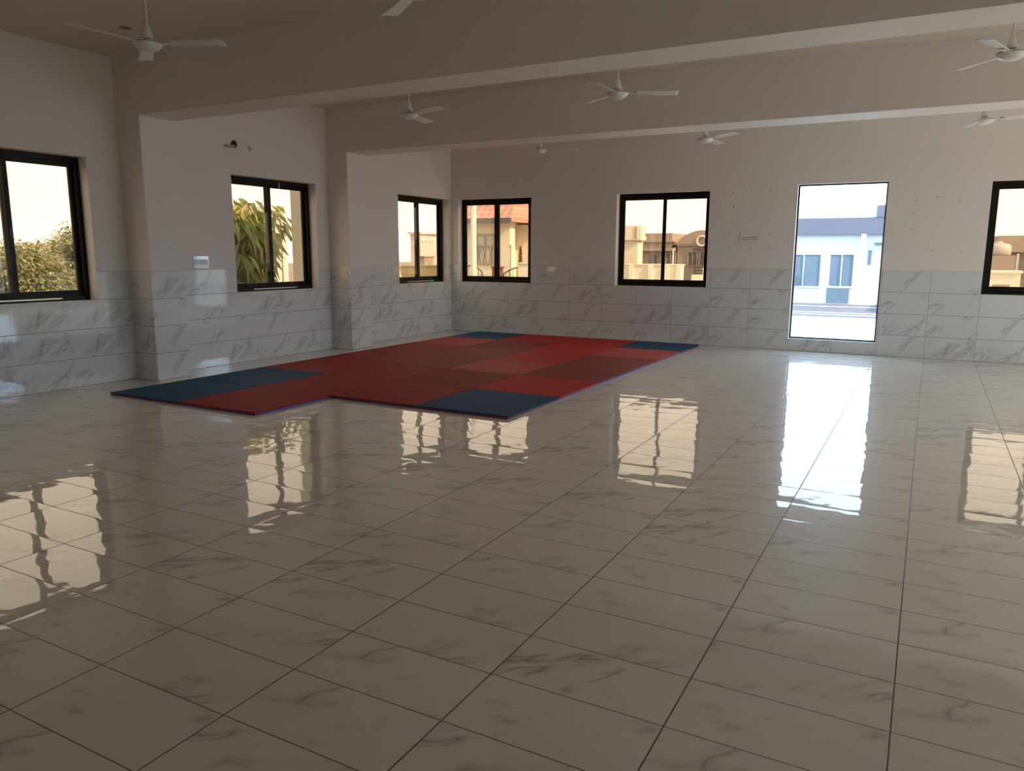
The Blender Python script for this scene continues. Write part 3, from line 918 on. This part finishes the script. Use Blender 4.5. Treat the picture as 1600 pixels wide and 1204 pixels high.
# narrow ochre conifer in front of the red-roofed house
rg = random.Random(7)
root = empty('conifer', (-7.95, 13.2, GROUND))
bm = bmesh.new(); tube(bm, [(0, 0, 0), (0, 0, 2.3)], [.04, .01], 6); obj('trunk', bm, MAT['bark'], root)
bm = bmesh.new()
for k in range(16):
    z = .5 + 1.95 * k / 16; leaf_blob(bm, 0, 0, z, .17 * (1 - k / 17), .17 * (1 - k / 17), .15, 70, .07, rg, droop=-.4)
obj('foliage', bm, MAT['leaf_dry'], root)
tag(root, 'narrow ochre conifer in front of the red-roofed house', 'tree')

# narrow white blocks and a low house beyond the left windows
hr, B = house('white_block', 'narrow white block behind the drooping tree, seen through the second left window', -21.5, -20, 12.65, 13.25, 2.9, MAT['white'], [], face='+x')  # upright white block, with a second one beside it
B('side_block', -21.3, -20.2, 13.55, 13.85, GROUND, 3.1, MAT['white'])
house('house', 'pale low house far behind the bushy trees outside the nearest left window', -34, -28, 4.0, 9.0, 1.3, MAT['white'], [(5.0, 6.0, 0.2, 1.0), (7.2, 8.2, .2, 1.0)], face='+x')

# seen through the far left window: low wall, boxes and a pinkish building
pink = simple('pinkish_wall', (.60, .50, .50), .9, .05, .5)
hr, B = house('house', 'pinkish building with a row of small arched openings, seen through the far left window', -20.7, -20.0, 23.9, 28.5, 2.5, pink, [], face='+x', parapet=False)
for k in range(4):
    y = 24.15 + .32 * k
    bm = bmesh.new(); tube(bm, [(-20.02 - hr.location.x, y - hr.location.y, 2.15 - GROUND), (-19.96 - hr.location.x, y - hr.location.y, 2.15 - GROUND)], .10, 12)
    obj('round_opening', bm, MAT['white'], hr)
bm = bmesh.new(); box(bm, -14.2, -14.0, 13.2, 20.5, GROUND, .86, 0, .01)
box(bm, -14.25, -13.95, 13.2, 20.5, .86, .92, 0, .01)
tag(obj('compound_wall', bm, simple('yellow_wall', (.62, .50, .30), .85, .05, .6)), 'low yellow compound wall seen through the far left window', 'wall')
bm = bmesh.new(); box(bm, -19.3, -18.7, 22.4, 23.3, GROUND, 1.27, 0, .02)
box(bm, -19.35, -18.65, 22.35, 23.35, 1.22, 1.30, 0, .01)
tag(obj('stair_cabin', bm, MAT['tan']), 'brown box-like cabin before the pinkish building, seen through the far left window', 'cabin')
rg = random.Random(5)
for k in range(3):
    x, y = -14.6 - .3 * k, 12.9 + .45 * k
    bm = bmesh.new(); tube(bm, [(x, y, GROUND), (x + .02, y, 1.1 + .1 * (k % 2))], .03, 6); tube(bm, [(x, y - .16, 1.0), (x, y + .16, 1.02)], .02, 6)
    tag(obj('fence_stake', bm, MAT['iron']), 'dark stake standing behind the low yellow wall outside the far left window', 'stake', 'dark stakes behind the yellow wall')

# through the middle back window
hr, B = house('tower_block', 'tall cream stair block with a boxed-out top, at the left in the middle back window', -9.6, -6.52, 22.0, 22.7, 2.10, MAT['cream'], parapet=False)
B('roof_box', -9.4, -6.35, 21.85, 22.5, 2.06, 2.72, MAT['cream'])
B('box_side_slot', -6.62, -6.54, 21.82, 21.86, 2.12, 2.66, MAT['tan'])
house('house', 'tan flat-roofed house with dark windows, between the cream stair block and the arched house', -9.3, -7.35, 30.0, 34, 2.10, MAT['tan'],
      [(-8.62, -8.15, .92, 1.42), (-7.62, -7.15, .92, 1.50)], (1.62, 1.80), MAT['tan'], parapet=True)
hr, B = house('house', 'tan house with a rounded gable and a ring emblem, seen through the middle back window', -7.03, -4.3, 30.0, 35, 2.0, MAT['tan'],
      [(-6.38, -5.92, .85, 1.55), (-5.72, -5.2, .85, 1.55)], None, None, parapet=False)
ox, oy, oz = hr.location
bm = bmesh.new()
n = 20; xs = [-7.03 + 2.73 * i / n for i in range(n + 1)]
lo = [(x, 2.0) for x in (xs[0], xs[-1])]
top = [(x, 2.12 + .62 * max(0.0, sin(pi * i / n)) ** .8) for i, x in enumerate(xs)]
ring = [(xs[0], 1.9)] + top + [(xs[-1], 1.9)]
fa = [bm.verts.new((x - ox, 29.9 - oy, z - oz)) for x, z in ring]
fb = [bm.verts.new((x - ox, 30.2 - oy, z - oz)) for x, z in ring]
bm.faces.new(fa); bm.faces.new(list(reversed(fb)))
for i in range(len(ring)): bm.faces.new((fa[i], fb[i], fb[(i + 1) % len(ring)], fa[(i + 1) % len(ring)]))
obj('rounded_gable', bm, MAT['tan'], hr)
bm = bmesh.new()
tube(bm, [(-5.66 + .26 * cos(2 * pi * i / 20) - ox, 29.85 - oy, 2.16 + .26 * sin(2 * pi * i / 20) - oz) for i in range(21)], .05, 6)
obj('ring_emblem', bm, MAT['cream'], hr)
B('name_board', -6.1, -5.2, 29.86, 29.9, 1.66, 1.78, MAT['greyband'])
bm = bmesh.new(); box(bm, -7.4, -1.524, 12.0, 12.2, GROUND, 1.075)
for x in (-2.55, -2.0, -1.62, -3.2, -4.2): box(bm, x - .07, x + .07, 11.93, 12.0, GROUND, 1.075)
box(bm, -7.4, -1.50, 11.96, 12.24, 1.075, 1.115, 0, .005)
tag(obj('compound_wall', bm, MAT['cream']), 'long cream compound wall with shallow piers, seen through the middle back window', 'wall')
bm = bmesh.new(); box(bm, -1.30, -.55, 12.3, 13.0, GROUND, .78, 0, .01); box(bm, -.95, -.70, 12.32, 12.9, .78, 1.02, 0, .01)
tag(obj('low_parapet', bm, MAT['cream']), 'low cream block with a raised corner right of the long compound wall', 'wall')
root = empty('railing', (-1.05, 13.4, GROUND))
for k in range(3):
    bm = bmesh.new(); tube(bm, [(-.45, 0, 1.55 + k * .10), (.45, 0, 1.55 + k * .10)], .015, 6); obj('rail', bm, MAT['iron'], root)
for s in (-.45, 0, .45):
    bm = bmesh.new(); tube(bm, [(s, 0, 0), (s, 0, 1.80)], .018, 6); obj('rail_post', bm, MAT['iron'], root)
tag(root, 'dark three-rail iron railing behind the low cream block', 'railing')
bm = bmesh.new(); tube(bm, [(-3.34, 17, GROUND), (-3.34, 17, 1.65)], [.045, .03], 8)
tag(obj('utility_pole', bm, MAT['white']), 'thin white pole behind the cream compound wall, seen through the middle back window', 'pole')
tree('dense_tree', 'low round tree far behind between the tan house and the arched house', -10.5, 42, 2.95, 1.3, 14, 2500, .22, MAT['leaf_small'], 21)

# through the right-hand back window
hr, B = house('house', 'grey-tan flat-roofed house far off in the right-hand back window', 7.36, 12.5, 20.0, 26, 1.62, MAT['tan'],
      [(8.6, 9.3, .6, 1.2), (10.2, 11.0, .6, 1.2)], (1.55, 1.80), MAT['tan'])
B('leaning_beam', 7.95, 8.02, 19.7, 19.8, .9, 1.5, MAT['white'])
root = empty('water_tank', (7.05, 14.5, GROUND))
bm = bmesh.new()
box(bm, -.42, .42, -.42, .42, 0, 2.18)
obj('tank_stand', bm, MAT['tan'], root)
bm = bmesh.new(); lathe(bm, [(0, 2.18), (.30, 2.18), (.33, 2.2), (.33, 2.42), (.28, 2.50), (.10, 2.54), (.10, 2.58), (0, 2.58)], 20)
obj('tank', bm, simple('white_tank', (.42, .39, .37), .5), root, True)
tag(root, 'white round water tank on a tan block, seen through the right-hand back window', 'water tank')
root = empty('shed', (7.25, 12.4, GROUND))
bm = bmesh.new()
box(bm, -.70, -.40, -.3, .3, 0, 1.72); box(bm, .0, .22, -.3, .3, 0, 1.72); box(bm, -.40, 0, -.3, .3, 1.42, 1.72); box(bm, -.4, 0, -.3, .3, 0, 1.1)
obj('wall', bm, MAT['cream'], root)
bm = bmesh.new(); box(bm, -.74, .26, -.36, .36, 1.72, 1.78, 0, .005); obj('roof_slab', bm, MAT['cream'], root)
tag(root, 'cream shed with a square opening at the foot of the right-hand back window', 'shed')
house('house', 'long pale wall of a low house past the shed in the right-hand back window', 8.4, 14.0, 15.0, 18.5, .85, MAT['cream'], [(9.2, 10.0, -.1, .5)], parapet=False)

# fin on the outside of the left wall beyond the second window
tag(boxobj('trim_1', -2.98, XL - WT, -3.40, -3.20, GROUND, CEIL + .1, MAT['ext']), kind='structure')
# roof over the room, with a shallow overhang
tag(boxobj('roof', XL - WT, XR + WT, YR - WT, YB + WT, CEIL + .121, CEIL + .30, MAT['ext']), kind='structure')
# plinth the building stands on
tag(boxobj('plinth', XL - WT, XR + WT, YR - WT, YB + WT, GROUND, -.121, MAT['ext']), kind='structure')
